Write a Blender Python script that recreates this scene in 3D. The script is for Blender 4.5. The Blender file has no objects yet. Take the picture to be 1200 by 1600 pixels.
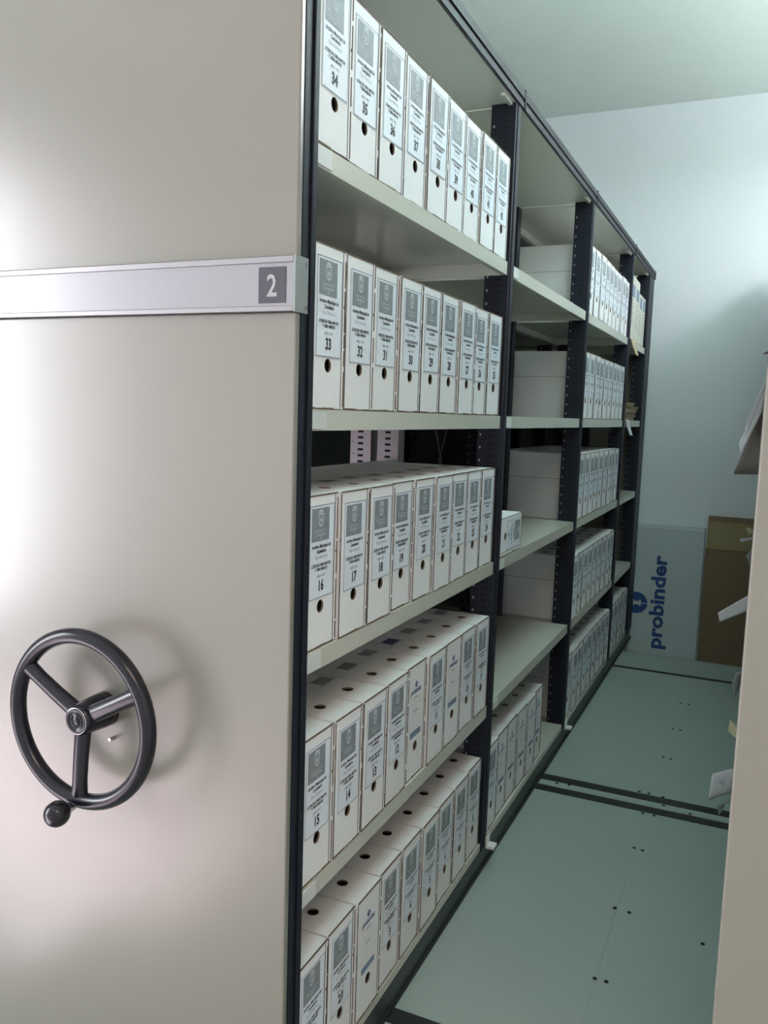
import bpy, bmesh, math, random
from mathutils import Vector, Matrix
random.seed(7)
sc = bpy.context.scene
COL = sc.collection

# ------------------------------------------------------------------ camera
cam_d = bpy.data.cameras.new('camera'); cam = bpy.data.objects.new('camera', cam_d); COL.objects.link(cam)
cam_d.sensor_fit = 'HORIZONTAL'; cam_d.sensor_width = 36; cam_d.lens = 1309.78 / 1200 * 36
cam_d.clip_start = 0.02; cam_d.clip_end = 50
r_ = Vector((0.910039, 0.413323, 0.031504)); d_ = Vector((0.076959, -0.093786, -0.992613)); f_ = Vector((-0.407315, 0.905742, -0.117158))
m = Matrix((r_, -d_, -f_)).transposed().to_4x4(); m.translation = Vector((0.61845, -1.09989, 1.23583))
cam.matrix_world = m
sc.camera = cam

# ------------------------------------------------------------------ world, lights, exposure
w = bpy.data.worlds.new('world'); sc.world = w; w.use_nodes = True
w.node_tree.nodes['Background'].inputs[0].default_value = (0.80, 0.88, 1.0, 1)
w.node_tree.nodes['Background'].inputs[1].default_value = 0.6

def area(name, loc, look, sx, sy, energy, color, spread=180):
    l = bpy.data.lights.new(name, 'AREA'); l.shape = 'RECTANGLE'; l.size = sx; l.size_y = sy
    l.energy = energy; l.color = color; l.spread = math.radians(spread)
    o = bpy.data.objects.new(name, l); COL.objects.link(o); o.location = loc
    o.rotation_euler = (Vector(look) - Vector(loc)).to_track_quat('-Z', 'Y').to_euler()
    return o
# daylight through the window in the left wall, beyond the left frame edge
area('window_daylight', (-2.86, -1.76, 1.25), (-1.8, -1.76, 1.25), 0.62, 2.1, 88, (0.94, 0.93, 1.0))
sun_d = bpy.data.lights.new('sun', 'SUN'); sun_d.energy = 34; sun_d.angle = math.radians(1.5); sun_d.color = (1.0, 0.80, 0.92)
sun = bpy.data.objects.new('sun', sun_d); COL.objects.link(sun)
sun.rotation_euler = Vector((1.0, 0.38, -1.04)).to_track_quat('-Z', 'Y').to_euler()
# fluorescent ceiling lamps (all above or outside the frame)
area('aisle_ceiling_lamp', (0.70, 1.2, 2.62), (0.70, 1.2, 0), 0.25, 1.3, 4.5, (0.78, 0.95, 1.0))
area('aisle_lamp_uplight', (0.70, 1.2, 2.67), (0.70, 1.2, 4), 0.25, 1.3, 42, (0.62, 0.95, 1.0))
area('front_ceiling_lamp', (1.2, -1.7, 2.62), (1.2, -1.7, 0), 1.2, 0.25, 32, (1.0, 0.74, 0.58))
area('right_ceiling_lamp', (1.75, 2.4, 2.62), (1.75, 2.4, 0), 0.75, 1.6, 40, (0.98, 0.94, 1.0))
area('right_lamp_uplight', (1.75, 2.4, 2.67), (1.75, 2.4, 4), 0.25, 1.3, 54, (0.88, 0.94, 1.0))

vs = sc.view_settings
vs.view_transform = 'Standard'; vs.look = 'None'; vs.gamma = 1; vs.use_curve_mapping = False
vs.exposure = 0.0

# ------------------------------------------------------------------ materials
def mat(name, col, rough=0.5, metal=0.0, spec=0.5, var=0.0, scale=8.0, bump=0.0, bscale=60.0, coat=0.0):
    mt = bpy.data.materials.new(name); mt.use_nodes = True
    nt = mt.node_tree; b = nt.nodes['Principled BSDF']
    b.inputs['Base Color'].default_value = (*col, 1); b.inputs['Roughness'].default_value = rough
    b.inputs['Metallic'].default_value = metal; b.inputs['Specular IOR Level'].default_value = spec
    b.inputs['Coat Weight'].default_value = coat; b.inputs['Coat Roughness'].default_value = 0.27
    tc = nt.nodes.new('ShaderNodeTexCoord')
    if var:
        n = nt.nodes.new('ShaderNodeTexNoise'); n.inputs['Scale'].default_value = scale; n.inputs['Detail'].default_value = 3
        nt.links.new(tc.outputs['Object'], n.inputs['Vector'])
        mx = nt.nodes.new('ShaderNodeMix'); mx.data_type = 'RGBA'
        mx.inputs[6].default_value = (*[c * (1 - var) for c in col], 1); mx.inputs[7].default_value = (*[min(1, c * (1 + var)) for c in col], 1)
        nt.links.new(n.outputs['Fac'], mx.inputs[0]); nt.links.new(mx.outputs[2], b.inputs['Base Color'])
    if bump:
        n2 = nt.nodes.new('ShaderNodeTexNoise'); n2.inputs['Scale'].default_value = bscale
        nt.links.new(tc.outputs['Object'], n2.inputs['Vector'])
        bp = nt.nodes.new('ShaderNodeBump'); bp.inputs['Strength'].default_value = bump; bp.inputs['Distance'].default_value = 0.002
        nt.links.new(n2.outputs['Fac'], bp.inputs['Height']); nt.links.new(bp.outputs['Normal'], b.inputs['Normal'])
    return mt
M = {
 'wall': mat('wall_paint', (0.77, 0.805, 0.825), 0.8, var=0.01, bump=0.15, bscale=120),
 'ceiling': mat('ceiling_paint', (0.80, 0.86, 0.82), 0.9, var=0.01),
 'deck': mat('deck_laminate', (0.335, 0.40, 0.37), 0.42, var=0.03, scale=3),
 'lowfloor': mat('lower_floor', (0.50, 0.50, 0.48), 0.5, var=0.05),
 'black': mat('black_rubber', (0.010, 0.013, 0.013), 0.55),
 'cream': mat('cream_panel_enamel', (0.205, 0.198, 0.165), 0.34, spec=0.6, var=0.006, scale=2, coat=1.0),
 'shelf': mat('cream_shelf_enamel', (0.56, 0.565, 0.49), 0.22, spec=0.6),
 'navy': mat('dark_navy_steel', (0.009, 0.012, 0.021), 0.48, spec=0.3),
 'galv_lit': mat('galvanised_steel_lit', (0.26, 0.225, 0.235), 0.32, metal=0.6),
 'rail': mat('dark_rail_profile', (0.012, 0.016, 0.020), 0.5, spec=0.35),
 'slot': mat('slot_dark', (0.006, 0.006, 0.008), 0.9),
 'dot': mat('punched_hole_light', (0.30, 0.33, 0.34), 0.8),
 'base': mat('base_rail_steel', (0.030, 0.042, 0.042), 0.42),
 'alu': mat('brushed_aluminium', (0.36, 0.35, 0.36), 0.34, metal=0.6),
 'alu_end': mat('aluminium_end_cap', (0.30, 0.33, 0.32), 0.45, metal=0.4),
 'insert': mat('silver_insert_strip', (0.30, 0.30, 0.32), 0.34, metal=0.25, coat=1.0),
 'plate': mat('number_plate_grey', (0.060, 0.064, 0.078), 0.5),
 'plate_no': mat('number_plate_digit', (0.36, 0.37, 0.38), 0.5),
 'wheel': mat('black_bakelite', (0.010, 0.010, 0.016), 0.22, spec=0.4),
 'chrome': mat('chrome', (0.6, 0.6, 0.62), 0.2, metal=1.0),
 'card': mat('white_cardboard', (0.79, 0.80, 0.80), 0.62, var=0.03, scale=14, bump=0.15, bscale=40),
 'raw': mat('raw_cardboard_edge', (0.14, 0.10, 0.065), 0.8, var=0.25, scale=90),
 'gap': mat('cardboard_gap', (0.035, 0.026, 0.020), 0.9),
 'inside': mat('archived_papers', (0.06, 0.042, 0.030), 0.8, var=0.5, scale=60),
 'paper': mat('label_paper', (0.74, 0.80, 0.86), 0.5),
 'ink': mat('black_ink', (0.022, 0.024, 0.03), 0.6),
 'inkg': mat('grey_ink', (0.36, 0.39, 0.42), 0.6),
 'inkb': mat('soft_black_ink', (0.07, 0.08, 0.09), 0.6),
 'crest': mat('crest_grey', (0.235, 0.265, 0.285), 0.55, var=0.08, scale=40),
 'crestw': mat('crest_line', (0.56, 0.61, 0.64), 0.6),
 'blue': mat('logo_blue', (0.022, 0.075, 0.24), 0.6),
 'blueg': mat('print_blue_grey', (0.19, 0.26, 0.36), 0.6),
 'printg': mat('print_grey', (0.30, 0.31, 0.33), 0.6),
 'printn': mat('print_navy', (0.045, 0.06, 0.14), 0.6),
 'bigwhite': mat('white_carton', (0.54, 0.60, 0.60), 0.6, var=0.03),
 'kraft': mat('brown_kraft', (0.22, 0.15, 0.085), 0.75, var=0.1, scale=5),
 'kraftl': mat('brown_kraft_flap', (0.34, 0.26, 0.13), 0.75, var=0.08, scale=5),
 'sheet': mat('white_paper', (0.66, 0.71, 0.74), 0.6),
 'beige': mat('beige_folder', (0.52, 0.45, 0.28), 0.7),
 'folder': mat('old_folder_brown', (0.17, 0.115, 0.08), 0.7, var=0.2, scale=30),
 'greyfold': mat('grey_brown_folder', (0.19, 0.175, 0.165), 0.7),
 'dpanel': mat('added_dark_panel_paint', (0.020, 0.026, 0.025), 0.5),
 'oldpaper': mat('old_paper', (0.33, 0.27, 0.19), 0.8, var=0.3, scale=80),
 'holder': mat('card_holder_white', (0.60, 0.62, 0.60), 0.4),
 'glass': mat('window_glass', (1, 1, 1), 0.02),
 'frame': mat('window_frame_white', (0.7, 0.7, 0.7), 0.4),
}
g = M['glass'].node_tree; gt = g.nodes.new('ShaderNodeBsdfTransparent'); gg = g.nodes.new('ShaderNodeBsdfGlossy'); gg.inputs['Roughness'].default_value = 0.02
gm = g.nodes.new('ShaderNodeMixShader'); gm.inputs[0].default_value = 0.06
g.links.new(gt.outputs[0], gm.inputs[1]); g.links.new(gg.outputs[0], gm.inputs[2]); g.links.new(gm.outputs[0], g.nodes['Material Output'].inputs[0])

# ------------------------------------------------------------------ mesh helpers
class MB:
    def __init__(s): s.v = []; s.f = []; s.mi = []; s.mats = []; s.smooth = set()
    def m(s, key):
        if key not in s.mats: s.mats.append(key)
        return s.mats.index(key)
    def add(s, vs, fs, key, smooth=False):
        o = len(s.v); k = s.m(key); s.v += [tuple(v) for v in vs]
        for f in fs:
            s.f.append([i + o for i in f]); s.mi.append(k)
            if smooth: s.smooth.add(len(s.f) - 1)
        return s
    def box(s, x0, x1, y0, y1, z0, z1, key):
        x0, x1 = sorted((x0, x1)); y0, y1 = sorted((y0, y1)); z0, z1 = sorted((z0, z1))
        vs = [(x0, y0, z0), (x1, y0, z0), (x1, y1, z0), (x0, y1, z0), (x0, y0, z1), (x1, y0, z1), (x1, y1, z1), (x0, y1, z1)]
        return s.add(vs, [(0, 3, 2, 1), (4, 5, 6, 7), (0, 1, 5, 4), (1, 2, 6, 5), (2, 3, 7, 6), (3, 0, 4, 7)], key)
    def prism(s, poly, a, b, key, fn=None):   # poly of (x, y) extruded over z a..b
        n = len(poly); fn = fn or (lambda x, y, z: (x, y, z))
        vs = [fn(x, y, a) for x, y in poly] + [fn(x, y, b) for x, y in poly]
        fs = [tuple(range(n - 1, -1, -1)), tuple(range(n, 2 * n))] + [(i, (i + 1) % n, n + (i + 1) % n, n + i) for i in range(n)]
        return s.add(vs, fs, key)
    def tube(s, p0, p1, r0, r1, key, n=16, cap=True):
        p0 = Vector(p0); p1 = Vector(p1); ax = (p1 - p0).normalized()
        a = ax.orthogonal().normalized(); b = ax.cross(a)
        vs = []
        for p, r in ((p0, r0), (p1, r1)):
            for i in range(n):
                t = 2 * math.pi * i / n; vs.append(p + a * r * math.cos(t) + b * r * math.sin(t))
        s.add(vs, [(i, (i + 1) % n, n + (i + 1) % n, n + i) for i in range(n)], key, True)
        if cap: s.add(vs, [tuple(range(n - 1, -1, -1)), tuple(range(n, 2 * n))], key)
        return s
    def lathe(s, prof, c, key, n=32, axis='y'):  # prof (r, h) along -axis direction h added
        vs = []; fs = []
        for r, h in prof:
            for i in range(n):
                t = 2 * math.pi * i / n
                vs.append((c[0] + r * math.cos(t), c[1] + h, c[2] + r * math.sin(t)))
        for j in range(len(prof) - 1):
            for i in range(n):
                k = (i + 1) % n; fs.append((j * n + i, j * n + k, (j + 1) * n + k, (j + 1) * n + i))
        return s.add(vs, fs, key, True)
    def mesh(s, name, fix=True):
        me = bpy.data.meshes.new(name); me.from_pydata(s.v, [], s.f)
        for k in s.mats: me.materials.append(M[k])
        for i, p in enumerate(me.polygons):
            p.material_index = s.mi[i]; p.use_smooth = i in s.smooth
        if fix:
            bm = bmesh.new(); bm.from_mesh(me); bmesh.ops.recalc_face_normals(bm, faces=bm.faces); bm.to_mesh(me); bm.free()
        me.update(); return me
    def build(s, name, parent=None, bevel=0, fix=True):
        return put(name, s.mesh(name, fix), parent, bevel)
def put(name, me, parent=None, bevel=0, loc=None):
    o = bpy.data.objects.new(name, me); COL.objects.link(o)
    if parent: o.parent = parent
    if loc: o.location = loc
    if bevel:
        b = o.modifiers.new('bevel', 'BEVEL'); b.width = bevel; b.segments = 2; b.limit_method = 'ANGLE'; b.angle_limit = math.radians(40)
    return o
def tag(o, label=None, cat=None, group=None, kind=None):
    if label: o['label'] = label
    if cat: o['category'] = cat
    if group: o['group'] = group
    if kind: o['kind'] = kind
    return o
def empty(name, loc=(0, 0, 0), rot=(0, 0, 0)):
    o = bpy.data.objects.new(name, None); COL.objects.link(o); o.location = loc; o.rotation_euler = rot
    o.empty_display_size = 0.05; return o
def copy_tree(o, parent=None):
    c = o.copy(); COL.objects.link(c); c.parent = parent
    for ch in [x for x in kids.get(o.name, [])]: copy_tree(ch, c)
    return c
kids = {}
def index_kids():
    kids.clear()
    for o in bpy.data.objects:
        if o.parent: kids.setdefault(o.parent.name, []).append(o)

# text: curve -> polygons in (tx, ty), centred horizontally on 0, baseline at 0
_tc = {}
def text_geo(s, size, bold=0.0, xs=1.0):
    k = (s, size, bold, xs)
    if k in _tc: return _tc[k]
    cu = bpy.data.curves.new('t', 'FONT'); cu.body = s; cu.size = size; cu.align_x = 'CENTER'; cu.offset = bold; cu.resolution_u = 2; cu.fill_mode = 'FRONT'
    o = bpy.data.objects.new('t', cu); COL.objects.link(o)
    dg = bpy.context.evaluated_depsgraph_get(); dg.update()
    me = o.evaluated_get(dg).to_mesh()
    r = ([(v.co.x * xs, v.co.y) for v in me.vertices], [tuple(p.vertices) for p in me.polygons])
    o.evaluated_get(dg).to_mesh_clear(); bpy.data.objects.remove(o); bpy.data.curves.remove(cu)
    _tc[k] = r; return r
def text(mb, s, size, key, fn, bold=0.0, xs=1.0):
    v, f = text_geo(s, size, bold, xs); mb.add([fn(x, y) for x, y in v], f, key)

# ------------------------------------------------------------------ room shell
XL, XR, YN, YF, ZL, ZC = -2.95, 2.3, -3.3, 3.87, -0.09, 2.95
def struct(name, mb, bevel=0, parent=None):
    o = mb.build(name, parent, bevel)
    if not parent: o['kind'] = 'structure'
    return o
fl = MB().box(XL, XR, YN, YF, ZL - 0.06, ZL, 'lowfloor')
# raised deck of the track floor; it stops short of the far wall in the aisle
for (a, b, c, d) in ((XL + .02, XR - .02, -0.55, 3.46), (XL + .02, -0.02, 3.46, 3.80), (0.64, XR - .02, 3.46, 3.80)):
    fl.box(a, b, c, d, ZL, 0, 'deck')
floor = struct('floor', fl)
struct('ceiling', MB().box(XL, XR, YN, YF, ZC, ZC + .06, 'ceiling'))
struct('wall_back', MB().box(XL, XR, YF, YF + .1, ZL, ZC, 'wall'))
struct('wall_right', MB().box(XR, XR + .1, YN, YF, ZL, ZC, 'wall'))
struct('wall_front', MB().box(XL, XR, YN - .1, YN, ZL, ZC, 'wall'))
wy0, wy1, wz0, wz1 = -2.12, -1.08, 0.12, 2.38
wl = MB()
wl.box(XL - .1, XL, YN, wy0, ZL, ZC, 'wall').box(XL - .1, XL, wy1, YF, ZL, ZC, 'wall')
wl.box(XL - .1, XL, wy0, wy1, ZL, wz0, 'wall').box(XL - .1, XL, wy0, wy1, wz1, ZC, 'wall')
struct('wall_left', wl)
wf = MB()
for (a, b, c, d) in ((wy0, wy1, wz0, wz0 + .05), (wy0, wy1, wz1 - .05, wz1), (wy0, wy0 + .05, wz0 + .05, wz1 - .05), (wy1 - .05, wy1, wz0 + .05, wz1 - .05)):
    wf.box(XL - .07, XL - .02, a, b, c, d, 'frame')
wo = wf.build('window_1'); wo['kind'] = 'structure'
MB().box(XL - .05, XL - .044, wy0 + .05, wy1 - .05, wz0 + .05, wz1 - .05, 'glass').build('pane', wo)
# lamp housings, above or outside the frame
for (x, y, sx, sy) in ((0.70, 1.2, .15, .68), (1.2, -1.7, .63, .15), (1.75, 2.4, .15, .68)):
    lh = empty('ceiling_light', (x, y, 2.63))
    MB().box(-sx, sx, -sy, sy, 0, .03, 'frame').build('housing', lh, .004)
    for s_ in (-1, 1):
        MB().tube((s_ * (sx - .1 if sx > sy else 0), s_ * (sy - .1 if sy > sx else 0), .03), (s_ * (sx - .1 if sx > sy else 0), s_ * (sy - .1 if sy > sx else 0), .32), .006, .006, 'frame', 8).build('rod', lh)
    tag(lh, {0.70: 'ceiling lamp above the aisle between the shelving units', 1.2: 'ceiling lamp above the space in front of the shelving', 1.75: 'ceiling lamp above the right-hand shelving unit'}[x], 'lamp')
# floor tracks across the aisle (flush black grooves)
tn = 1
for (y0, y1) in ((0.357, 0.402), (0.262, 0.307), (1.660, 1.706), (1.572, 1.617), (3.150, 3.182)):
    struct('trim_%d' % tn, MB().box(XL + .05, XR - .05, y0, y1, -0.002, 0.0008, 'black')); tn += 1
struct('trim_%d' % tn, MB().box(0.3655, 0.3668, 0.402, 1.572, -0.002, 0.0005, 'alu_end')); tn += 1
scr = [(.366, 2.729), (.40, 2.73), (.367, 2.383), (.396, 2.384), (.364, 2.063), (.391, 2.058), (.324, 1.718), (.355, 1.718), (.401, 1.712),
       (.41, 1.649), (.492, 1.628), (.355, 1.562), (.39, 1.562), (.362, 1.324), (.386, 1.32), (.361, .987), (.397, .984), (.365, .688), (.39, .689),
       (.061, 1.648), (.102, 1.655), (.575, .933)]
sm = MB().tube((0, 0, -.001), (0, 0, .0012), .0055, .005, 'slot', 10).mesh('screw')
for x, y in scr:
    o = put('screw', sm, floor, loc=(x, y, 0))
bo = MB().tube((0.11, 0.33, -.001), (0.11, 0.33, .004), .012, .010, 'base', 12).build('bolt', floor)

# ------------------------------------------------------------------ mobile shelving unit
ZS = [1.620, 1.238, 0.860, 0.472, 0.084]
YB = [(-0.003, 0.982), (1.028, 1.982), (2.028, 2.982), (3.028, 3.580)]
def upright_mesh(key, y0, y1, x0, x1, front=0):
    """vertical slotted post; front = +1 / -1 puts the grooved face on that x side"""
    mb = MB(); z0, z1 = 0.062, 2.000
    g = 0.003; w_ = y1 - y0
    if front > 0:
        poly = [(x0, y0), (x1, y0), (x1, y0 + .006), (x1 - g, y0 + .009), (x1 - g, y0 + w_ * .46), (x1, y0 + w_ * .5), (x1, y1), (x0, y1)]
    elif front < 0:
        poly = [(x1, y0), (x1, y1), (x0, y1), (x0, y0 + w_ * .5), (x0 + g, y0 + w_ * .46), (x0 + g, y0 + .009), (x0, y0 + .006), (x0, y0)]
    else: poly = [(x0, y0), (x1, y0), (x1, y1), (x0, y1)]
    mb.prism(poly, z0, z1, key)
    n = int((z1 - z0 - .04) / .0165); cx = (x0 + x1) / 2 + (0.006 if front > 0 else -0.006 if front < 0 else 0)
    for i in range(n):
        z = z0 + .03 + i * .0165
        for yy in (y0 - .0004, y1 + .0004):
            mb.add([(cx - .008, yy, z), (cx + .008, yy, z), (cx + .008, yy, z + .0062), (cx - .008, yy, z + .0062)], [(0, 1, 2, 3)], 'slot')  # flat black quads painted for the dark inside the slots
    ex = x0 + .008 if front >= 0 else x1 - .008
    for i in range(n // 2):
        z = z0 + .035 + i * .033
        for yy in (y0 - .0004, y1 + .0004):
            mb.add([(ex - .0022, yy, z), (ex + .0022, yy, z), (ex + .0022, yy, z + .006), (ex - .0022, yy, z + .006)], [(0, 1, 2, 3)], 'dot')  # pale quads painted for light showing through the punched holes
    return mb.mesh('upright')
def shelf_mesh(y0, y1, x0, x1, lip=0.032):
    mb = MB(); t = .0025
    mb.box(x0, x1, y0, y1, -t, 0, 'shelf')
    mb.box(x1 - t, x1, y0, y1, -lip, -t, 'shelf').box(x1 - .014, x1 - t, y0, y1, -lip, -lip + t, 'shelf')
    mb.box(x0, x0 + t, y0, y1, -lip, -t, 'shelf').box(x0 + t, x0 + .014, y0, y1, -lip, -lip + t, 'shelf')
    mb.box(x0 + t, x1 - t, y0, y0 + t, -lip, -t, 'shelf').box(x0 + t, x1 - t, y1 - t, y1, -lip, -t, 'shelf')
    return mb.mesh('shelf')
ROWN = ['top', 'second', 'third', 'fourth', 'bottom']

def make_unit(number):
    u = empty('mobile_shelving_unit')
    # lower carriage
    b = MB().box(-.708, -.002, -.03, 3.76, .010, .060, 'base').box(-.712, .004, -.03, 3.77, .002, .010, 'black')
    b.build('base_rail', u)
    # uprights: four per frame line
    frames = [(-.043, -.003), (.982, 1.028), (1.982, 2.028), (2.982, 3.028), (3.580, 3.625)]
    for i, (a, c) in enumerate(frames):
        put('upright', upright_mesh('navy', a, c, -.060, .002, 1), u)
        rk = 'galv_lit' if i < 2 else 'navy'; dx = 0 if i < 2 else .016  # paler steel on the near frames stands in for window light on them
        put('upright', upright_mesh(rk, a + .002, c - .002, -.345 + dx, -.283 + dx), u)
        put('upright', upright_mesh(rk, a + .002, c - .002, -.427, -.365), u)
        put('upright', upright_mesh('navy', a, c, -.712, -.650, -1), u)
    # shelves, front rack and back rack
    for (a, c) in YB:
        for i, z in enumerate(ZS):
            put('shelf', shelf_mesh(a + .001, c - .001, -.350, -.001, .032 if i < 4 else .020), u, loc=(0, 0, z))
            if i == 0 or a < 1: pass
            put('shelf', shelf_mesh(a + .001, c - .001, -.709, -.360, .032 if i < 4 else .020), u, loc=(0, 0, z))
    # little card holders clipped on the near end of each lip
    ch = MB().box(-.0005, .0016, 0, .045, -.029, -.003, 'holder').mesh('card_holder')
    for (a, c) in YB[:2]:
        for z in ZS[:4]: put('card_holder', ch, u, loc=(0, a + .004, z))
    # white feet of the uprights on the base
    ft = MB().box(.002, .026, 0, .03, .052, .060, 'card').box(.002, .005, 0, .03, .052, .085, 'card').mesh('plastic_foot')
    for y in (1.024, 2.024): put('plastic_foot', ft, u, loc=(0, y, 0))
    # cover plates and fascia
    for k, (a, c) in enumerate(YB):
        put('cover_plate', MB().box(-.708, -.001, a - .02, c + .02, 2.0005, 2.003, 'shelf').box(-.35, -.345, a, c, 1.972, 2.0005, 'shelf').box(-.365, -.36, a, c, 1.972, 2.0005, 'shelf').mesh('cover_plate'), u)
        put('cover_clip', MB().box(-.016, -.0065, c - .070, c - .004, 1.993, 2.0003, 'shelf').mesh('cover_clip'), u)
    ys = [-.03, 1.05, 2.04, 3.03, 3.77]
    for sgn in (1, -1):
        for a, c in zip(ys[:-1], ys[1:]):
            fx = (lambda x: x) if sgn > 0 else (lambda x: -.71 - x)
            f = MB()
            f.box(fx(-.006), fx(.002), a, c, 2.002, 2.046, 'rail')
            f.box(fx(.002), fx(.005), a, c, 2.004, 2.018, 'rail').box(fx(.002), fx(.006), a, c, 2.026, 2.045, 'rail')
            f.box(fx(-.006), fx(.0075), c - .006, c + .004, 2.003, 2.049, 'navy')
            f.build('fascia_rail', u, .0008)
    # cross bracing in the middle plane of the long bays
    for (a, c) in YB[1:3]:
        for s in (0, 1):
            MB().tube((-.3555, a if s else c, .30), (-.3555, c if s else a, 1.90), .0016, .0016, 'galv_lit', 8).build('brace_rod', u)
    # near end panel (two sheets with the aluminium band between them) and far end panel
    for z0, z1 in ((.015, 1.3715), (1.4465, 2.055)):
        MB().box(-.730, .012, -.070, -.058, z0, z1, 'cream').build('end_panel', u, .0025)
    MB().box(-.71, -.062, 3.626, 3.66, .062, 2.000, 'cream').build('end_panel', u)
    MB().box(-.06, .002, 3.626, 3.77, .062, 2.000, 'navy').build('corner_post', u, .002)
    MB().box(-.712, -.65, 3.626, 3.77, .062, 2.000, 'navy').build('corner_post', u, .002)
    for s in (0, 1):
        e = MB(); fx = (lambda x: x) if s == 0 else (lambda x: -.71 - x)
        e.box(fx(-.03), fx(.006), -.0575, -.0085, .012, 2.000, 'navy')
        e.box(fx(.006), fx(.010), -.054, -.041, .012, 2.000, 'navy').box(fx(.006), fx(.010), -.027, -.013, .012, 2.000, 'navy')
        e.build('edge_profile', u, .0015)
    # aluminium identification band
    s = MB().box(-.730, .013, -.078, -.0585, 1.372, 1.446, 'alu')
    s.box(-.730, .0125, -.0815, -.0765, 1.438, 1.446, 'alu').box(-.730, .0125, -.0815, -.0765, 1.372, 1.3785, 'alu')
    s.box(-.730, .012, -.0792, -.0778, 1.3785, 1.438, 'insert')
    band = s.build('identification_band', u, .0008)
    MB().box(.013, .0165, -.0815, -.046, 1.371, 1.447, 'alu_end').tube((.016, -.052, 1.438), (.018, -.052, 1.438), .003, .003, 'chrome', 10)\
        .tube((.016, -.052, 1.379), (.018, -.052, 1.379), .003, .003, 'chrome', 10).build('end_cap', band)
    if number:
        n = MB().box(-.0435, .0005, -.0802, -.0791, 1.383, 1.432, 'plate')
        text(n, number, .042, 'plate_no', lambda x, y: (-.0215 + x, -.0808, 1.3925 + y), .0008, .82)
        n.build('number_plate', band, fix=False)
    # handwheel
    if number:
        hw = empty('handwheel'); hw.parent = u; hw.location = (-.335, -.070, .739)
        R0, r0 = .1345, .0135; yw = -.056
        rim = MB(); N, K = 72, 18; vs = []; fs = []
        for i in range(N):
            t = 2 * math.pi * i / N
            for j in range(K):
                q = 2 * math.pi * j / K; rr = R0 + r0 * math.cos(q) * .95
                vs.append((rr * math.cos(t), yw + r0 * math.sin(q) * .95, rr * math.sin(t)))
        for i in range(N):
            for j in range(K):
                fs.append((i * K + j, i * K + (j + 1) % K, ((i + 1) % N) * K + (j + 1) % K, ((i + 1) % N) * K + j))
        rim.add(vs, fs, 'wheel', True).build('rim', hw)
        for a in (147.2, 27.4, -91.7):
            a = math.radians(a); sp = MB()
            # tapered flattened spoke
            N = 14; secs = [(.018, .0150, .0100, .012), (.06, .0140, .0095, .004), (.100, .0135, .0095, 0), (.128, .0145, .0105, 0)]
            vs = []; fs = []
            for d, wv, th, dy in secs:
                for k in range(N):
                    q = 2 * math.pi * k / N
                    px, pz = d * math.cos(a), d * math.sin(a)
                    ox, oz = -math.sin(a) * wv * math.cos(q), math.cos(a) * wv * math.cos(q)
                    vs.append((px + ox, yw + dy * .5 + th * math.sin(q), pz + oz))
            for j in range(len(secs) - 1):
                for k in range(N): fs.append((j * N + k, j * N + (k + 1) % N, (j + 1) * N + (k + 1) % N, (j + 1) * N + k))
            sp.add(vs, fs, 'wheel', True).build('spoke', hw)
        hub = MB().lathe([(r, h * .77) for r, h in [(.0, -.087), (.008, -.087), (.0085, -.0855), (.0145, -.0855), (.015, -.087), (.020, -.087), (.0235, -.0835), (.0255, -.076), (.0265, -.05), (.0285, -.02), (.0285, -.0005), (0, -.0005)]], (0, 0, 0), 'wheel', 40)
        hub.build('hub', hw)
        MB().lathe([(.0208, -.0673), (.0214, -.0672), (.0217, -.0668)], (0, 0, 0), 'chrome', 40).lathe([(.0105, -.0664), (.0112, -.0666), (.0118, -.0664)], (0, 0, 0), 'rail', 32).build('hub_ring', hw)
        ka = math.radians(-96); kx, kz = math.cos(ka), math.sin(ka)
        kb = MB(); c = (kx * .146, 0, kz * .146)
        kb.lathe([(.0, -.060), (.0080, -.060), (.0085, -.066), (.008, -.074)], c, 'chrome', 24)
        kb.lathe([(r * .86, -.0725 + (h + .084) * .86) for r, h in [(.008, -.084), (.014, -.088), (.0200, -.094), (.0232, -.102), (.0236, -.109), (.0220, -.117), (.0170, -.124), (.0090, -.128), (0, -.129)]], c, 'wheel', 32)
        kb.build('knob', hw)
        MB().tube((.018, 0, -.046), (.018, -.012, -.046), .0035, .003, 'chrome', 12).build('lock_pin', hw)
    return u
unit = make_unit('2')
tag(unit, 'cream mobile shelving unit numbered 2 with black handwheel and rows of archive boxes', 'shelving')

# ------------------------------------------------------------------ archive boxes
W, H, D = 0.1040, 0.245, 0.335
def hole_face(mb, rect, c, rad, to3, key, depth_dir, n=24):
    """rect (a0,a1,b0,b1) in plane coords with a round hole; to3(a,b,h)"""
    a0, a1, b0, b1 = rect; ang = sorted(set([2 * math.pi * i / n for i in range(n)] + [math.atan2(b - c[1], a - c[0]) % (2 * math.pi) for a in (a0, a1) for b in (b0, b1)]))
    def rim(t):
        dx, dy = math.cos(t), math.sin(t); k = 1e9
        if dx > 1e-9: k = min(k, (a1 - c[0]) / dx)
        if dx < -1e-9: k = min(k, (a0 - c[0]) / dx)
        if dy > 1e-9: k = min(k, (b1 - c[1]) / dy)
        if dy < -1e-9: k = min(k, (b0 - c[1]) / dy)
        return (c[0] + dx * k, c[1] + dy * k)
    N = len(ang); out = [to3(*rim(t), 0) for t in ang]; inn = [to3(c[0] + rad * math.cos(t), c[1] + rad * math.sin(t), 0) for t in ang]
    dp = [to3(c[0] + rad * math.cos(t), c[1] + rad * math.sin(t), .0035) for t in ang]
    mb.add(out + inn, [(i, (i + 1) % N, N + (i + 1) % N, N + i) for i in range(N)], key)
    mb.add(inn + dp, [(i, (i + 1) % N, N + (i + 1) % N, N + i) for i in range(N)], 'raw')
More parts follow.
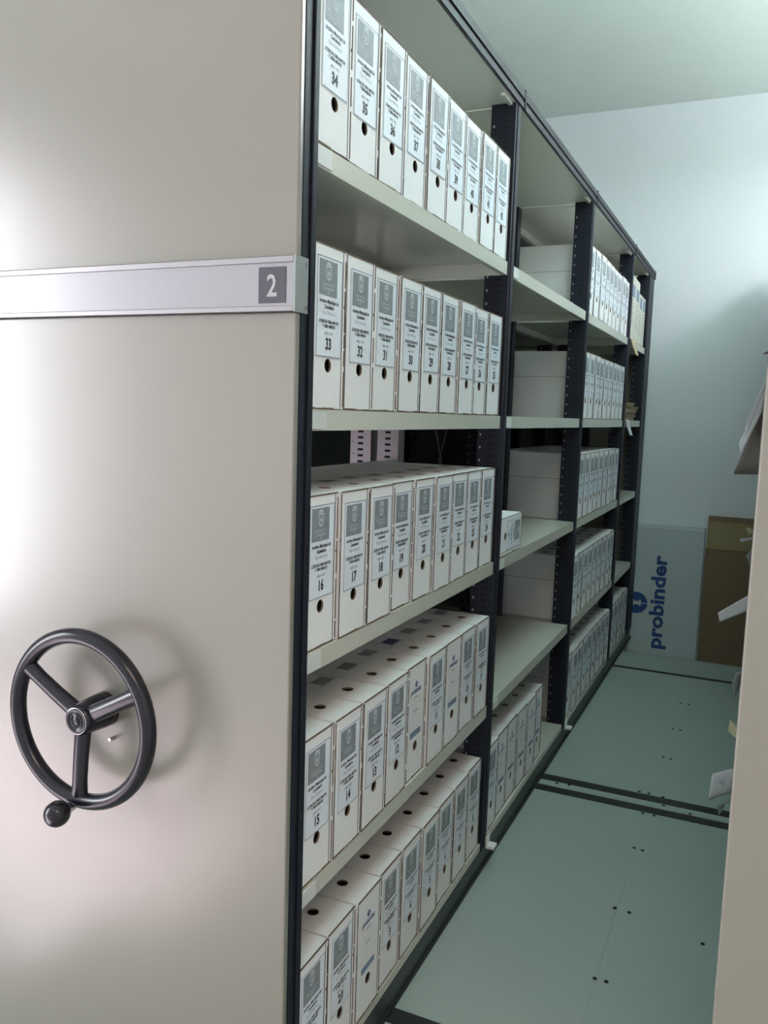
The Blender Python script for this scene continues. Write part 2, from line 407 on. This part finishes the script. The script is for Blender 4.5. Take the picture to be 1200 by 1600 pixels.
def carton_mesh(seed, navy=False):
    rd = random.Random(seed); mb = MB()
    # shell: sides, back, bottom with slightly rounded vertical spine edges kept square
    mb.add([(0, 0, 0), (-D, 0, 0), (-D, 0, H), (0, 0, H)], [(0, 1, 2, 3)], 'card')
    mb.add([(0, W, 0), (-D, W, 0), (-D, W, H), (0, W, H)], [(0, 3, 2, 1)], 'card')
    mb.add([(-D, 0, 0), (-D, W, 0), (-D, W, H), (-D, 0, H)], [(0, 1, 2, 3)], 'card')
    mb.add([(0, 0, 0), (0, W, 0), (-D, W, 0), (-D, 0, 0)], [(0, 1, 2, 3)], 'card')
    hole_face(mb, (0, W, 0, H), (W * .5, H - .178), .0105, lambda a, b, h: (-h, a, b), 'card', 1)
    hole_face(mb, (-D, 0, 0, W), (-.060, W * .5), .0110, lambda a, b, h: (a, b, H - h), 'card', 1)
    # papers stored inside
    mb.box(-D + .01, -.014, .010, W - .010, .004, H - .020, 'inside')
    # raw edges: top fold, bottom fold, side flap of the spine
    mb.box(-.0012, .0009, .001, W - .001, H - .0012, H + .0009, 'raw')
    z = 0.0
    while z < W - .004:                                   # irregular bottom edge
        l = rd.uniform(.012, .03); e = min(W - .002, z + l)
        mb.box(-.001, .0012, z, e, 0, rd.uniform(.0012, .0032), 'raw'); z = e + rd.uniform(0, .004)
    mb.box(-.001, .0006, W - .0088, W - .0078, .002, H - .002, 'gap')
    yy = 0.004
    while yy < H - .01:                                   # worn vertical edge
        l = rd.uniform(.02, .07); e = min(H - .002, yy + l)
        mb.box(-.001, .0010, W - .0012, W + .0005, yy, e, rd.choice(['raw', 'raw', 'gap'])); yy = e + rd.uniform(.003, .012)
    mb.box(-.001, .0007, 0, .0008, .002, H - .002, 'gap')
    zt = H * rd.uniform(.6, .66)
    mb.box(-.003, .001, W - .004, W + .0003, zt, zt + .004, 'raw')
    # lid seam along the large sides, ends in a small notch
    for y in (-.0004, W + .0004 - .0008):
        mb.box(-.32, -.03, y, y + .0008, H * .615, H * .615 + .0010, 'gap'); mb.box(-.037, -.031, y, y + .0008, H * .615 - .002, H * .615 + .003, 'gap')
    # printed form on the top
    zt = H + .0003
    def q(x0, x1, y0, y1, key): mb.add([(x0, y0, zt), (x1, y0, zt), (x1, y1, zt), (x0, y1, zt)], [(0, 1, 2, 3)], key)
    kf = 'printn' if navy else 'printg'; kl = 'printn' if navy else 'inkg'
    lw = .0010 if navy else .0006
    for x in (-.1065, -.142, -.168, -.196): q(x, x + lw, .012, W - .008, kl)
    for y in (.012, W * .42, W - .008): q(-.196, -.1065, y, y + lw, kl)
    q(-.139, -.110, W * .42 + .003, W - .011, kf)
    return mb.mesh('carton', False)
CART = [carton_mesh(i) for i in range(5)]
CART_N = carton_mesh(11, True)

Y0L, Y1L = .012, .091
def label_mesh(frame=True):
    mb = MB(); x1 = .0010; yc = (Y0L + Y1L) / 2
    t, b = H - .018, H - .1655
    mb.box(.0002, x1, Y0L - .001, Y1L + .001, b - .001, t + .001, 'paper')
    e = x1 + .0003
    def r(y0, y1, z0, z1, key, x=e): mb.add([(x, y0, z0), (x, y1, z0), (x, y1, z1), (x, y0, z1)], [(0, 1, 2, 3)], key)
    lw = .0009
    for a in ((Y0L, Y1L, t - lw, t), (Y0L, Y1L, b, b + lw), (Y0L, Y0L + lw, b, t), (Y1L - lw, Y1L, b, t)): r(*a, 'inkb')
    T = lambda s, size, z, key, bold=0, xs=1, cy=yc - .002: text(mb, s, size, key, lambda x, y: (e + .0002, cy + x, z + y), bold, xs)
    T('Archivo Municipal de', .0082, H - .0855, 'ink', .00022, .86)
    T('Candelaria', .0080, H - .0935, 'ink', .00022, .88)
    T('Fase Histórica', .0080, H - .1025, 'inkg', 0, .9)
    T('LICENCIAS OBRA MAYOR', .0068, H - .1150, 'ink', .00022, .80)
    T('Y OBRA MENOR', .0068, H - .1218, 'ink', .00022, .80)
    T('AÑO 1973', .0062, H - .1325, 'inkb', 0, .95)
    return mb.mesh('spine_label', False)
def crest_mesh():
    mb = MB(); x = .0010
    y0, y1, z0, z1 = Y0L + .006, Y0L + .062, H - .0745, H - .0225
    cy = (y0 + y1) / 2
    mb.box(x, x + .0005, y0, y1, z0, z1, 'crest'); e = x + .0008
    # shield outline, crown and inner device
    prof = [(-.0082, .0100), (.0082, .0100), (.0082, -.002), (.0066, -.0075), (.0035, -.0105), (0, -.0120), (-.0035, -.0105), (-.0066, -.0075), (-.0082, -.002)]
    cz = H - .0400; n = len(prof); k = .76
    o = [(e, cy + a, cz + b) for a, b in prof]; i_ = [(e, cy + a * k, cz + b * k) for a, b in prof]
    mb.add(o + i_, [(j, (j + 1) % n, n + (j + 1) % n, n + j) for j in range(n)], 'crestw')
    mb.add([(e, cy - .008, cz + .0112), (e, cy + .008, cz + .0112), (e, cy + .0062, cz + .0136), (e, cy + .0025, cz + .0150), (e, cy - .0025, cz + .0150), (e, cy - .0062, cz + .0136)], [(0, 1, 2, 3, 4, 5)], 'crestw')
    mb.add([(e, cy - .0009, cz - .007), (e, cy + .0009, cz - .007), (e, cy + .0009, cz + .006), (e, cy - .0009, cz + .006)], [(0, 1, 2, 3)], 'crestw')
    mb.add([(e, cy - .0038, cz - .003), (e, cy + .0038, cz - .003), (e, cy + .0022, cz + .001), (e, cy - .0022, cz + .001)], [(0, 1, 2, 3)], 'crestw')
    text(mb, 'Ayuntamiento de', .0054, 'crestw', lambda a, b: (e, cy + a, H - .0595 + b))
    text(mb, 'Candelaria', .0078, 'crestw', lambda a, b: (e, cy + a, H - .0662 + b))
    mb.add([(e, cy - .0016, H - .0708), (e, cy + .0016, H - .0708), (e, cy + .0016, H - .0682), (e, cy - .0016, H - .0682)], [(0, 1, 2, 3)], 'crestw')
    return mb.mesh('crest_block', False)
LABEL = label_mesh(); CREST = crest_mesh()
_num = {}
def number_mesh(s):
    if s not in _num:
        mb = MB(); cy = (Y0L + Y1L) / 2 - .002
        if s is None:      # faint illegible writing
            for j, (a, b) in enumerate(((-.006, .008), (-.004, .004))):
                mb.add([(.0015, cy + a, H - .146 - j * .006), (.0015, cy + b, H - .146 - j * .006), (.0015, cy + b, H - .1425 - j * .006), (.0015, cy + a, H - .1425 - j * .006)], [(0, 1, 2, 3)], 'inkb')
        else: text(mb, s, .0240, 'ink', lambda x, y: (.0016, cy + x, H - .1540 + y), .0007, .80)
        _num[s] = mb.mesh('box_number', False)
    return _num[s]
def brand_mesh():
    mb = MB(); e = .0006; cy = W / 2 - .004
    n = 24; vs = [(e, cy + .0065 * math.cos(2 * math.pi * i / n), H - .042 + .0065 * math.sin(2 * math.pi * i / n)) for i in range(n)]
    mb.add(vs, [tuple(range(n))], 'blue')
    mb.add([(e + .0003, cy - .001, H - .045), (e + .0003, cy + .001, H - .045), (e + .0003, cy + .001, H - .038), (e + .0003, cy - .001, H - .038)], [(0, 1, 2, 3)], 'card')
    text(mb, 'probinder', .0150, 'blue', lambda x, y: (e, cy + x, H - .0605 + y), .0003, .92)
    def r(y0, y1, z0, z1, key): mb.add([(e, y0, z0), (e, y1, z0), (e, y1, z1), (e, y0, z1)], [(0, 1, 2, 3)], key)
    for k in range(7):
        z = H - .074 - k * .0098; r(cy - .030, cy + .030, z, z + .0005, 'inkg')
        if k in (0, 3): r(cy - .012, cy + .010, z + .003, z + .0055, 'inkg')
    r(cy - .028, cy + .030, H - .156, H - .143, 'blueg')
    return mb.mesh('printed_spine', False)
BRAND = brand_mesh()

def make_box(kind, number=None, ci=0, navy=False):
    o = empty('archive_box')
    put('carton', CART_N if navy else CART[ci], o)
    if kind == 'label':
        l = put('spine_label', LABEL, o); put('crest_block', CREST, l); put('box_number', number_mesh(number), l)
    else: put('printed_spine', BRAND, o)
    return o
protos = {}
def new_box(kind, number, ci, navy, loc, rot, label, group, jl=(0, 0)):
    key = (kind, number, navy)
    if key in protos: o = copy_tree(protos[key])
    else:
        o = make_box(kind, number, ci, navy); protos[key] = o; index_kids()
    for ch in kids.get(protos[key].name, []): pass
    o.location = loc; o.rotation_euler = rot
    tag(o, label, 'box', group)
    for c in [x for x in bpy.data.objects if x.parent is o]:
        if c.name.startswith('carton') and not navy: c.data = CART[ci]
        if c.name.startswith('spine_label'): c.location = (0, jl[0], jl[1])
    return o
ORD = ['first', 'second', 'third', 'fourth', 'fifth', 'sixth', 'seventh', 'eighth', 'ninth']
rows = {  # bay 1: (kind, number)
 0: [('label', str(n)) for n in range(34, 43)],
 1: [('label', str(n)) for n in range(33, 24, -1)],
 2: [('label', str(n)) for n in range(16, 25)],
 3: [('label', '15'), ('label', '14'), ('label', '13'), ('label', '12'), ('brand', None), ('label', '11'), ('brand', None), ('label', '10'), ('label', '9')],
 4: [('label', '1'), ('label', '2/I'), ('brand', None), ('label', '3'), ('label', '4'), ('label', '5'), ('label', '6'), ('label', '7'), ('label', '8')],
}
def jit(s): return random.uniform(-s, s)
for r, lst in rows.items():
    for i, (kind, num) in enumerate(lst):
        y = -.0005 + i * .1088
        if kind == 'label':
            txt = 'white archive box numbered %s on the %s shelf of the nearest bay' % (num, ROWN[r])
            if r == 4 and i == 0: txt = 'archive box half cut off by the frame bottom, beside the near black post'
        else:
            nb = {(3, 4): 'between boxes 12 and 11', (3, 6): 'between boxes 11 and 10', (4, 2): 'third in the bottom row'}[(r, i)]
            txt = 'archive box with blue printed spine, %s in the nearest bay' % nb
        new_box(kind, num, random.randrange(5), (r, i) == (3, 5), (jit(.003) - .004, y + .0015, ZS[r] + .0006), (0, 0, jit(.004)), txt,
                'archive boxes on the %s shelf of the nearest bay' % ROWN[r], (jit(.0015), jit(.003)))
# bay 2: six on the bottom shelf, one lying flat on the third
for i in range(6):
    kind = 'label' if i == 0 else 'brand'
    txt = 'white archive box with grey crest label, nearest on the bottom shelf of the second bay' if i == 0 else 'white archive box with small blue print, %s in the bottom row of the second bay' % ORD[i]
    new_box(kind, None, random.randrange(5), False, (-.008 + jit(.003), 1.0325 + i * .1075, ZS[4] + .0006), (0, 0, jit(.005)), txt, 'archive boxes on the bottom shelf of the second bay')
o = new_box('label', None, 2, False, (-.004, 1.032, ZS[2] + W + .0018), (math.radians(-90), 0, 0), 'white archive box lying flat on its side on the third shelf of the second bay', None)
o.scale = (1, 1, .90)
# bay 3: nine on every shelf
for r in range(5):
    for i in range(9):
        new_box('label', None, random.randrange(5), False, (-.005 + jit(.004), 2.0325 + i * .1053 , ZS[r] + .0006), (0, 0, jit(.003)),
                'white archive box, %s from the near end, %s shelf of the third bay' % (ORD[i], ROWN[r]), 'archive boxes on the %s shelf of the third bay' % ROWN[r])
# bay 4: four narrow boxes on the bottom shelf
for i in range(5):
    new_box('label', None, random.randrange(5), False, (-.005 + jit(.003), 3.034 + i * .1065, ZS[4] + .0006), (0, 0, jit(.003)),
            'white archive box, %s from the near end, bottom shelf of the last bay' % ORD[i], 'archive boxes on the bottom shelf of the last bay')
# bay 4 top shelf: two tall cream document cases and two shorter ones with blue labels
def case_mesh(h, wd, round_):
    mb = MB(); r = .022 if round_ else .002
    pts = [(0, 0), (-.28, 0), (-.28, h)]
    for k in range(5):
        t = k / 4 * math.pi / 2; pts.append((-r + r * math.sin(t), h - r + r * math.cos(t)))
    mb.prism(pts, 0, wd, 'case', lambda x, z, y: (x, y, z))
    return mb
M['case'] = mat('cream_document_case', (0.60, 0.61, 0.52), 0.6, var=0.03)
for i, (h, wd, y) in enumerate(((.308, .140, 3.036), (.304, .125, 3.184), (.243, .105, 3.318), (.241, .105, 3.432))):
    o = empty('document_case', (-.006, y, ZS[0] + .0045))
    case_mesh(h, wd, i < 2).build('case_body', o, .0015)
    l = MB(); z1 = h - (.055 if i < 2 else .015)
    l.box(.0003, .0012, .02, wd - .02, z1 - .055, z1, 'blueg')
    l.build('blue_label', o)
    l = MB()
    for k in range(9): l.box(.0003, .0009, .022, .022 + (wd - .05) * (.5 + .5 * ((k * 37) % 5) / 5), z1 - .075 - k * .014, z1 - .069 - k * .014, 'inkg')
    l.build('printed_lines', o)
    tag(o, ['nearest tall cream document case with rounded top, on the last bay top shelf', 'second tall cream document case, behind the first on top shelf of last bay',
            'shorter cream document case with blue label beside the two tall ones', 'short cream document case at the far end of the top shelf'][i], 'document case', 'document cases on the top shelf of the last bay')

# ------------------------------------------------------------------ loose sheets and folders
def sheet(name, quad, key, label, cat, th=.0012, sag=0.0, n=8, group=None, parent=None, marks=None):
    """quad: four corners a,b,c,d; bilinear surface with a sag, real thickness"""
    a, b, c, d = [Vector(p) for p in quad]; nrm = (b - a).cross(d - a).normalized()
    mb = MB(); top = []; bot = []
    for i in range(n + 1):
        for j in range(n + 1):
            u, v = i / n, j / n
            p = a.lerp(b, u).lerp(d.lerp(c, u), v)
            p = p + nrm * (sag * math.sin(math.pi * u) + sag * .4 * math.sin(math.pi * v * 1.3))
            top.append(p + nrm * th * .5); bot.append(p - nrm * th * .5)
    S = n + 1; L = S * S; fs = []
    for i in range(n):
        for j in range(n):
            k = i * S + j; fs += [(k, k + 1, k + S + 1, k + S), (L + k, L + k + S, L + k + S + 1, L + k + 1)]
    for i in range(n):
        fs += [(i, i + 1, L + i + 1, L + i), (n * S + i, L + n * S + i, L + n * S + i + 1, n * S + i + 1)]
        fs += [(i * S, L + i * S, L + (i + 1) * S, (i + 1) * S), (i * S + n, (i + 1) * S + n, L + (i + 1) * S + n, L + i * S + n)]
    mb.add(top + bot, fs, key, True)
    o = mb.build(name, parent)
    if label: tag(o, label, cat, group)
    return o
def flat_folder(x0, x1, y0, y1, z0, z1, key, label, group, name='paper_folder'):
    o = empty(name, ((x0 + x1) / 2, (y0 + y1) / 2, z0))
    hx, hy = (x1 - x0) / 2, (y1 - y0) / 2; t = .0015; h = z1 - z0
    MB().box(-hx, hx, -hy, hy, 0, t, key).box(-hx, hx, -hy, hy, h - t, h, key).box(-hx, -hx + t, -hy, hy, t, h - t, key).build('cover', o)
    MB().box(-hx + .006, hx - .004, -hy + .005, hy - .005, t, h - t, 'beige' if key == 'folder' else 'oldpaper').build('papers', o)
    tag(o, label, 'folder', group)
    return o
# last bay, second shelf: pile of old folders, with sheets hanging over the lips
zz = ZS[1] + .0006
fl_ = [('old brown folder at the bottom of the pile in the last bay', .016, 'folder', -.005, .30), ('dark folder second from the bottom of the pile in the last bay', .020, 'greyfold', .004, .30),
       ('dark brown folder in the middle of the pile in the last bay', .018, 'folder', .010, .28), ('beige folder near the top of the pile in the last bay', .012, 'beige', .018, .28),
       ('pale folder topmost on the pile in the last bay', .014, 'beige', -.002, .26)]
for i, (lb, h, key, dx, dep) in enumerate(fl_):
    flat_folder(dx - dep, dx, 3.06 + .01 * i, 3.40 - .012 * i, zz, zz + h, key, lb, 'folders piled on the second shelf of the last bay'); zz += h + .0008
sheet('paper_sheet', [(-.06, 3.06, ZS[1] + .0865), (-.06, 3.15, ZS[1] + .0865), (.030, 3.15, ZS[1] + .083), (.030, 3.06, ZS[1] + .083)], 'beige', 'loose beige sheet lying on top of the folder pile in the last bay', 'paper', sag=.002)
def hang(y0, y1, ztop, drop, key, label, lean=.02, skew=0.0, name='paper_sheet'):
    o = empty(name, (0, y0, ztop))
    sheet('flap_on_shelf', [(-.05, 0, .0012), (-.05, y1 - y0, .0012), (.006, y1 - y0, .0018), (.006, 0, .0018)], key, None, None, parent=o)
    sheet('hanging_flap', [(.006, 0, .0018), (.006, y1 - y0, .0018), (.006 + lean, y1 - y0 + skew, -drop), (.006 + lean, .012 + skew, -drop * .92)], key, None, None, sag=.003, parent=o)
    tag(o, label, 'paper'); return o
hang(3.034, 3.150, ZS[1], .075, 'sheet', 'white sheet hanging over the second shelf edge in the last bay', .014, .04)
hang(3.040, 3.170, ZS[0], .070, 'beige', 'beige paper strip hanging over the top shelf edge in the last bay', .016, .03, 'paper_strip')

# ------------------------------------------------------------------ the neighbouring units
index_kids()
def clone_unit(src, x, label):
    def rec(o, parent):
        if o.name.startswith(('number_plate', 'handwheel')): return None
        c = o.copy(); COL.objects.link(c); c.parent = parent
        for ch in kids.get(o.name, []): rec(ch, c)
        return c
    c = rec(src, None); c.location = (x, 0, 0); tag(c, label, 'shelving'); return c
clone_unit(unit, 1.344, 'cream mobile shelving unit across the aisle at the right edge, papers sticking out')
bu = clone_unit(unit, -1.36, 'dark empty mobile shelving unit glimpsed through the shelves behind unit 2')

for (a, c) in YB:
    MB().box(.004, .010, a, c, .07, 1.99, 'navy').build('added_dark_panel', bu)  # added panels, there to darken the view through the racks
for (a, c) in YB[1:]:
    MB().box(-.722, -.716, a - .02, c + .02, .07, 1.99, 'dpanel').build('added_dark_panel', unit)  # added too: hides the bright wall so the openings go dark
# things on the right-hand unit whose papers stick out into the aisle
RX = .634
gp = 'folders lying on the shelves of the right-hand unit'
zz = ZS[1] + .0006
for i, (h, key) in enumerate(((.03, 'folder'), (.028, 'greyfold'), (.025, 'beige'), (.025, 'folder'))):
    flat_folder(RX + .006, RX + .31, .40 + .012 * i, .68 - .01 * i, zz, zz + h, key, 'old folder in the pile on the second shelf of the right-hand unit', gp); zz += h + .0008
def out(name, label, cat, key, rest, tip, sag=.002, th=.0012):
    """rest: two points over the shelf, tip: list of rows of point pairs going outwards; one continuous sheet"""
    rows_ = [rest] + tip; mb = MB(); top = []; bot = []
    K = 6
    dense = []
    for k in range(len(rows_) - 1):
        a, b = rows_[k], rows_[k + 1]
        for s_ in range(K):
            u = s_ / K; dense.append((Vector(a[0]).lerp(Vector(b[0]), u), Vector(a[1]).lerp(Vector(b[1]), u)))
    dense.append((Vector(rows_[-1][0]), Vector(rows_[-1][1])))
    n = 6
    for a, b in dense:
        for j in range(n + 1):
            p = a.lerp(b, j / n); bow = sag * math.sin(math.pi * j / n)
            top.append(p + Vector((0, 0, bow + th * .5))); bot.append(p + Vector((0.3 * th, 0, bow - th * .5)))
    S = n + 1; R = len(dense); L = S * R; fs = []
    for i in range(R - 1):
        for j in range(n):
            k = i * S + j; fs += [(k, k + 1, k + S + 1, k + S), (L + k, L + k + S, L + k + S + 1, L + k + 1)]
        fs += [(i * S, L + i * S, L + (i + 1) * S, (i + 1) * S), (i * S + n, (i + 1) * S + n, L + (i + 1) * S + n, L + i * S + n)]
    for j in range(n): fs += [(j, j + 1, L + j + 1, L + j), ((R - 1) * S + j, L + (R - 1) * S + j, L + (R - 1) * S + j + 1, (R - 1) * S + j + 1)]
    mb.add(top + bot, fs, key, True)
    o = mb.build(name)
    if label: tag(o, label, cat)
    return o
ztop = ZS[1] + .1125
out('hanging_folder', 'grey-brown folder cover drooping from the right-hand shelf, the largest sheet there', 'folder', 'greyfold',
    ((RX + .10, .53, ztop + .002), (RX + .10, .68, ztop + .002)), [((RX - .002, .532, ztop + .0015), (RX - .002, .68, ztop + .0015)), ((.6125, .545, 1.275), (.628, .600, 1.270)), ((.571, .55, 1.147), (.613, .575, 1.148))], 0, .003)
out('paper_sheet', 'white sheet poking out above the drooping grey-brown folder', 'paper', 'sheet',
    ((RX + .10, .45, ztop + .003), (RX + .10, .52, ztop + .003)), [((RX - .004, .45, ztop + .0032), (RX - .004, .525, ztop + .0032)), ((.609, .505, 1.287), (.609, .512, 1.258)), ((.576, .515, 1.203), (.580, .520, 1.184))], .001)
out('paper_sheet', 'upper narrow white sheet sticking out above the others at right', 'paper', 'sheet',
    ((RX + .10, .44, ztop + .007), (RX + .10, .51, ztop + .007)), [((RX - .006, .44, ztop + .0075), (RX - .006, .51, ztop + .0075)), ((.611, .485, 1.314), (.611, .490, 1.297)), ((.584, .495, 1.230), (.587, .500, 1.220))], .001)
out('paper_scrap', 'small brown paper corner at the right edge, highest of the papers', 'paper', 'folder',
    ((RX + .08, .46, ztop + .0115), (RX + .08, .51, ztop + .0115)), [((.622, .47, ztop + .014), (.622, .54, ztop + .014)), ((.603, .49, ztop + .006), (.607, .52, ztop + .008))], .001)
# third shelf
zz = ZS[2] + .0006
for i, (h, key) in enumerate(((.018, 'folder'), (.018, 'beige'))):
    flat_folder(RX + .004, RX + .31, .66 + .01 * i, .92 - .01 * i, zz, zz + h, key, 'old folder under the white label strip on the third shelf of the right-hand unit', gp); zz += h + .0008
out('paper_strip', 'long white paper strip sticking out at right in front of the brown carton', 'paper', 'sheet',
    ((RX + .06, .735, ZS[2] + .0395), (RX + .06, .775, ZS[2] + .0395)), [((.630, .735, ZS[2] + .038), (.630, .775, ZS[2] + .038)), ((.608, .745, .886), (.611, .765, .852)), ((.556, .75, .844), (.560, .765, .823))], .001)
zz = ZS[2] + .0006
for i, (h, key) in enumerate(((.035, 'folder'), (.03, 'beige'), (.028, 'greyfold'))):
    flat_folder(RX + .004, RX + .31, 1.10 + .01 * i, 1.36 - .01 * i, zz, zz + h, key, 'old folder in the farther pile on the third shelf of the right-hand unit', gp); zz += h + .0008
out('paper_scrap', 'small cream paper curl just above the white pointed sheet at right', 'paper', 'beige',
    ((RX + .06, 1.17, zz + .004), (RX + .06, 1.22, zz + .004)), [((.618, 1.17, zz + .016), (.618, 1.22, zz + .010)), ((.591, 1.18, .980), (.597, 1.20, .958))], .001)
out('paper_sheet', 'white pointed sheet in front of the top flap of the brown carton', 'paper', 'sheet',
    ((RX + .06, 1.14, zz + .002), (RX + .06, 1.20, zz + .002)), [((.622, 1.14, zz + .006), (.622, 1.21, zz - .004)), ((.578, 1.17, .950), (.582, 1.19, .940))], .001)
out('paper_sheet', 'small bluish white sheet corner drooping in front of the brown carton', 'paper', 'sheet',
    ((RX + .06, 1.25, zz + .003), (RX + .06, 1.32, zz + .003)), [((.630, 1.24, zz + .002), (.630, 1.32, zz + .002)), ((.616, 1.20, .935), (.618, 1.28, .925)), ((.597, 1.18, .907), (.606, 1.22, .878))], .001)
# fourth shelf
zz = ZS[3] + .0006
for i, (h, key) in enumerate(((.025, 'folder'), (.025, 'greyfold'))):
    flat_folder(RX + .004, RX + .31, .54 + .01 * i, .84 - .01 * i, zz, zz + h, key, 'old folder behind the white written sheet on the fourth shelf of the right-hand unit', gp); zz += h + .0008
wsh = out('paper_sheet', 'large white sheet with a written number hanging over the floor at right', 'paper', 'sheet',
    ((RX + .06, .58, zz + .034), (RX + .06, .68, zz + .030)), [((.626, .58, zz + .040), (.626, .68, zz + .030)), ((.609, .60, .574), (.609, .66, .500)), ((.574, .61, .552), (.569, .645, .483))], .001)
mk = MB()
for k in range(3):
    y = .612 + .004 * k; x = .5865 + .004 * k
    mk.box(x, x + .0008, .6215, .6235, .532 - .002 * k, .542 - .001 * k, 'ink')
mk.build('written_mark', wsh)
out('plastic_sleeve', 'thin plastic sleeve tip below the white sheet with the written number', 'paper', 'alu_end',
    ((RX + .05, .62, ZS[3] + .0265), (RX + .05, .70, ZS[3] + .0265)), [((.624, .64, ZS[3] + .026), (.624, .70, ZS[3] + .024)), ((.588, .655, .470), (.606, .68, .480)), ((.590, .66, .450), (.594, .665, .452))], 0)
flat_folder(RX + .004, RX + .31, .845, .975, ZS[3] + .0006, ZS[3] + .0386, 'beige', 'beige folder lying flat on the fourth shelf of the right-hand unit', gp)
out('paper_scrap', 'small yellowish paper tip at right above the white written sheet', 'paper', 'beige',
    ((RX + .06, .90, ZS[3] + .0405), (RX + .06, .965, ZS[3] + .0405)), [((.622, .90, .520), (.622, .96, .528)), ((.590, .99, .512), (.593, 1.01, .535))], .001)
zz = ZS[3] + .0006
for i, (h, key) in enumerate(((.035, 'folder'), (.035, 'greyfold'))):
    flat_folder(RX + .004, RX + .31, 1.28 + .01 * i, 1.54 - .01 * i, zz, zz + h, key, 'old folder in the farther pile on the fourth shelf of the right-hand unit', gp); zz += h + .0008
out('paper_sheet', 'curled pale sheet at right over the far floor track', 'paper', 'sheet',
    ((RX + .06, 1.32, zz + .003), (RX + .06, 1.44, zz + .003)), [((.620, 1.33, .566), (.620, 1.44, .552)), ((.596, 1.345, .560), (.606, 1.40, .510)), ((.586, 1.36, .520), (.594, 1.39, .475))], .004)

# ------------------------------------------------------------------ cartons at the far wall
c = empty('flat_carton', (0.02, 3.835, ZL))
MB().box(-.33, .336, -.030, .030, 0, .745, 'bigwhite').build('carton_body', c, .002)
fp = MB().box(-.328, .334, -.0318, -.0302, .728, .7475, 'sheet')
fp.build('top_flap', c)
mb = MB(); ey = -.0306
LX = lambda x, y: (.118 - y, ey, .302 + x)     # text runs upwards
text(mb, 'probinder', .108, 'blue', lambda x, y: (.146 - y, ey, .305 + x), .0036, 1.22)
n = 40; cxx, czz, rr = -.004, .293, .062
# round emblem: ring halves around a white key-like figure
def in_fig(a, b):
    return (abs(b) < .011 and -.022 < a < .026) or (abs(b) < .019 and (-.022 < a < -.014 or .016 < a < .026)) or (abs(b) < .0022 and a > 0)
g = 48
for i in range(g):
    for j in range(g):
        a0, a1 = -rr + 2 * rr * i / g, -rr + 2 * rr * (i + 1) / g; b0, b1 = -rr + 2 * rr * j / g, -rr + 2 * rr * (j + 1) / g
        am, bm_ = (a0 + a1) / 2, (b0 + b1) / 2
        if math.hypot(am, bm_) > rr or in_fig(am, bm_): continue
        mb.add([(cxx + a0, ey, czz + b0), (cxx + a1, ey, czz + b0), (cxx + a1, ey, czz + b1), (cxx + a0, ey, czz + b1)], [(0, 1, 2, 3)], 'blue')
mb.build('printed_logo', c, fix=False)
tag(c, 'flat white carton with blue probinder print leaning on the far wall beside the shelving', 'carton')
k = empty('brown_carton', (.56, 3.835, ZL))
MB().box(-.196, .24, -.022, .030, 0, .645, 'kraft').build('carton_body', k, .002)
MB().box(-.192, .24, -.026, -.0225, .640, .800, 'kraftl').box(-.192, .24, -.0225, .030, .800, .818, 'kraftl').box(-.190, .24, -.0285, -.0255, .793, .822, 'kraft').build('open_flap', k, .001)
MB().box(.02, .034, -.0232, -.0218, .505, .510, 'kraftl').build('torn_mark', k)
tag(k, 'tall brown cardboard carton with a lighter open flap against the far wall', 'carton')
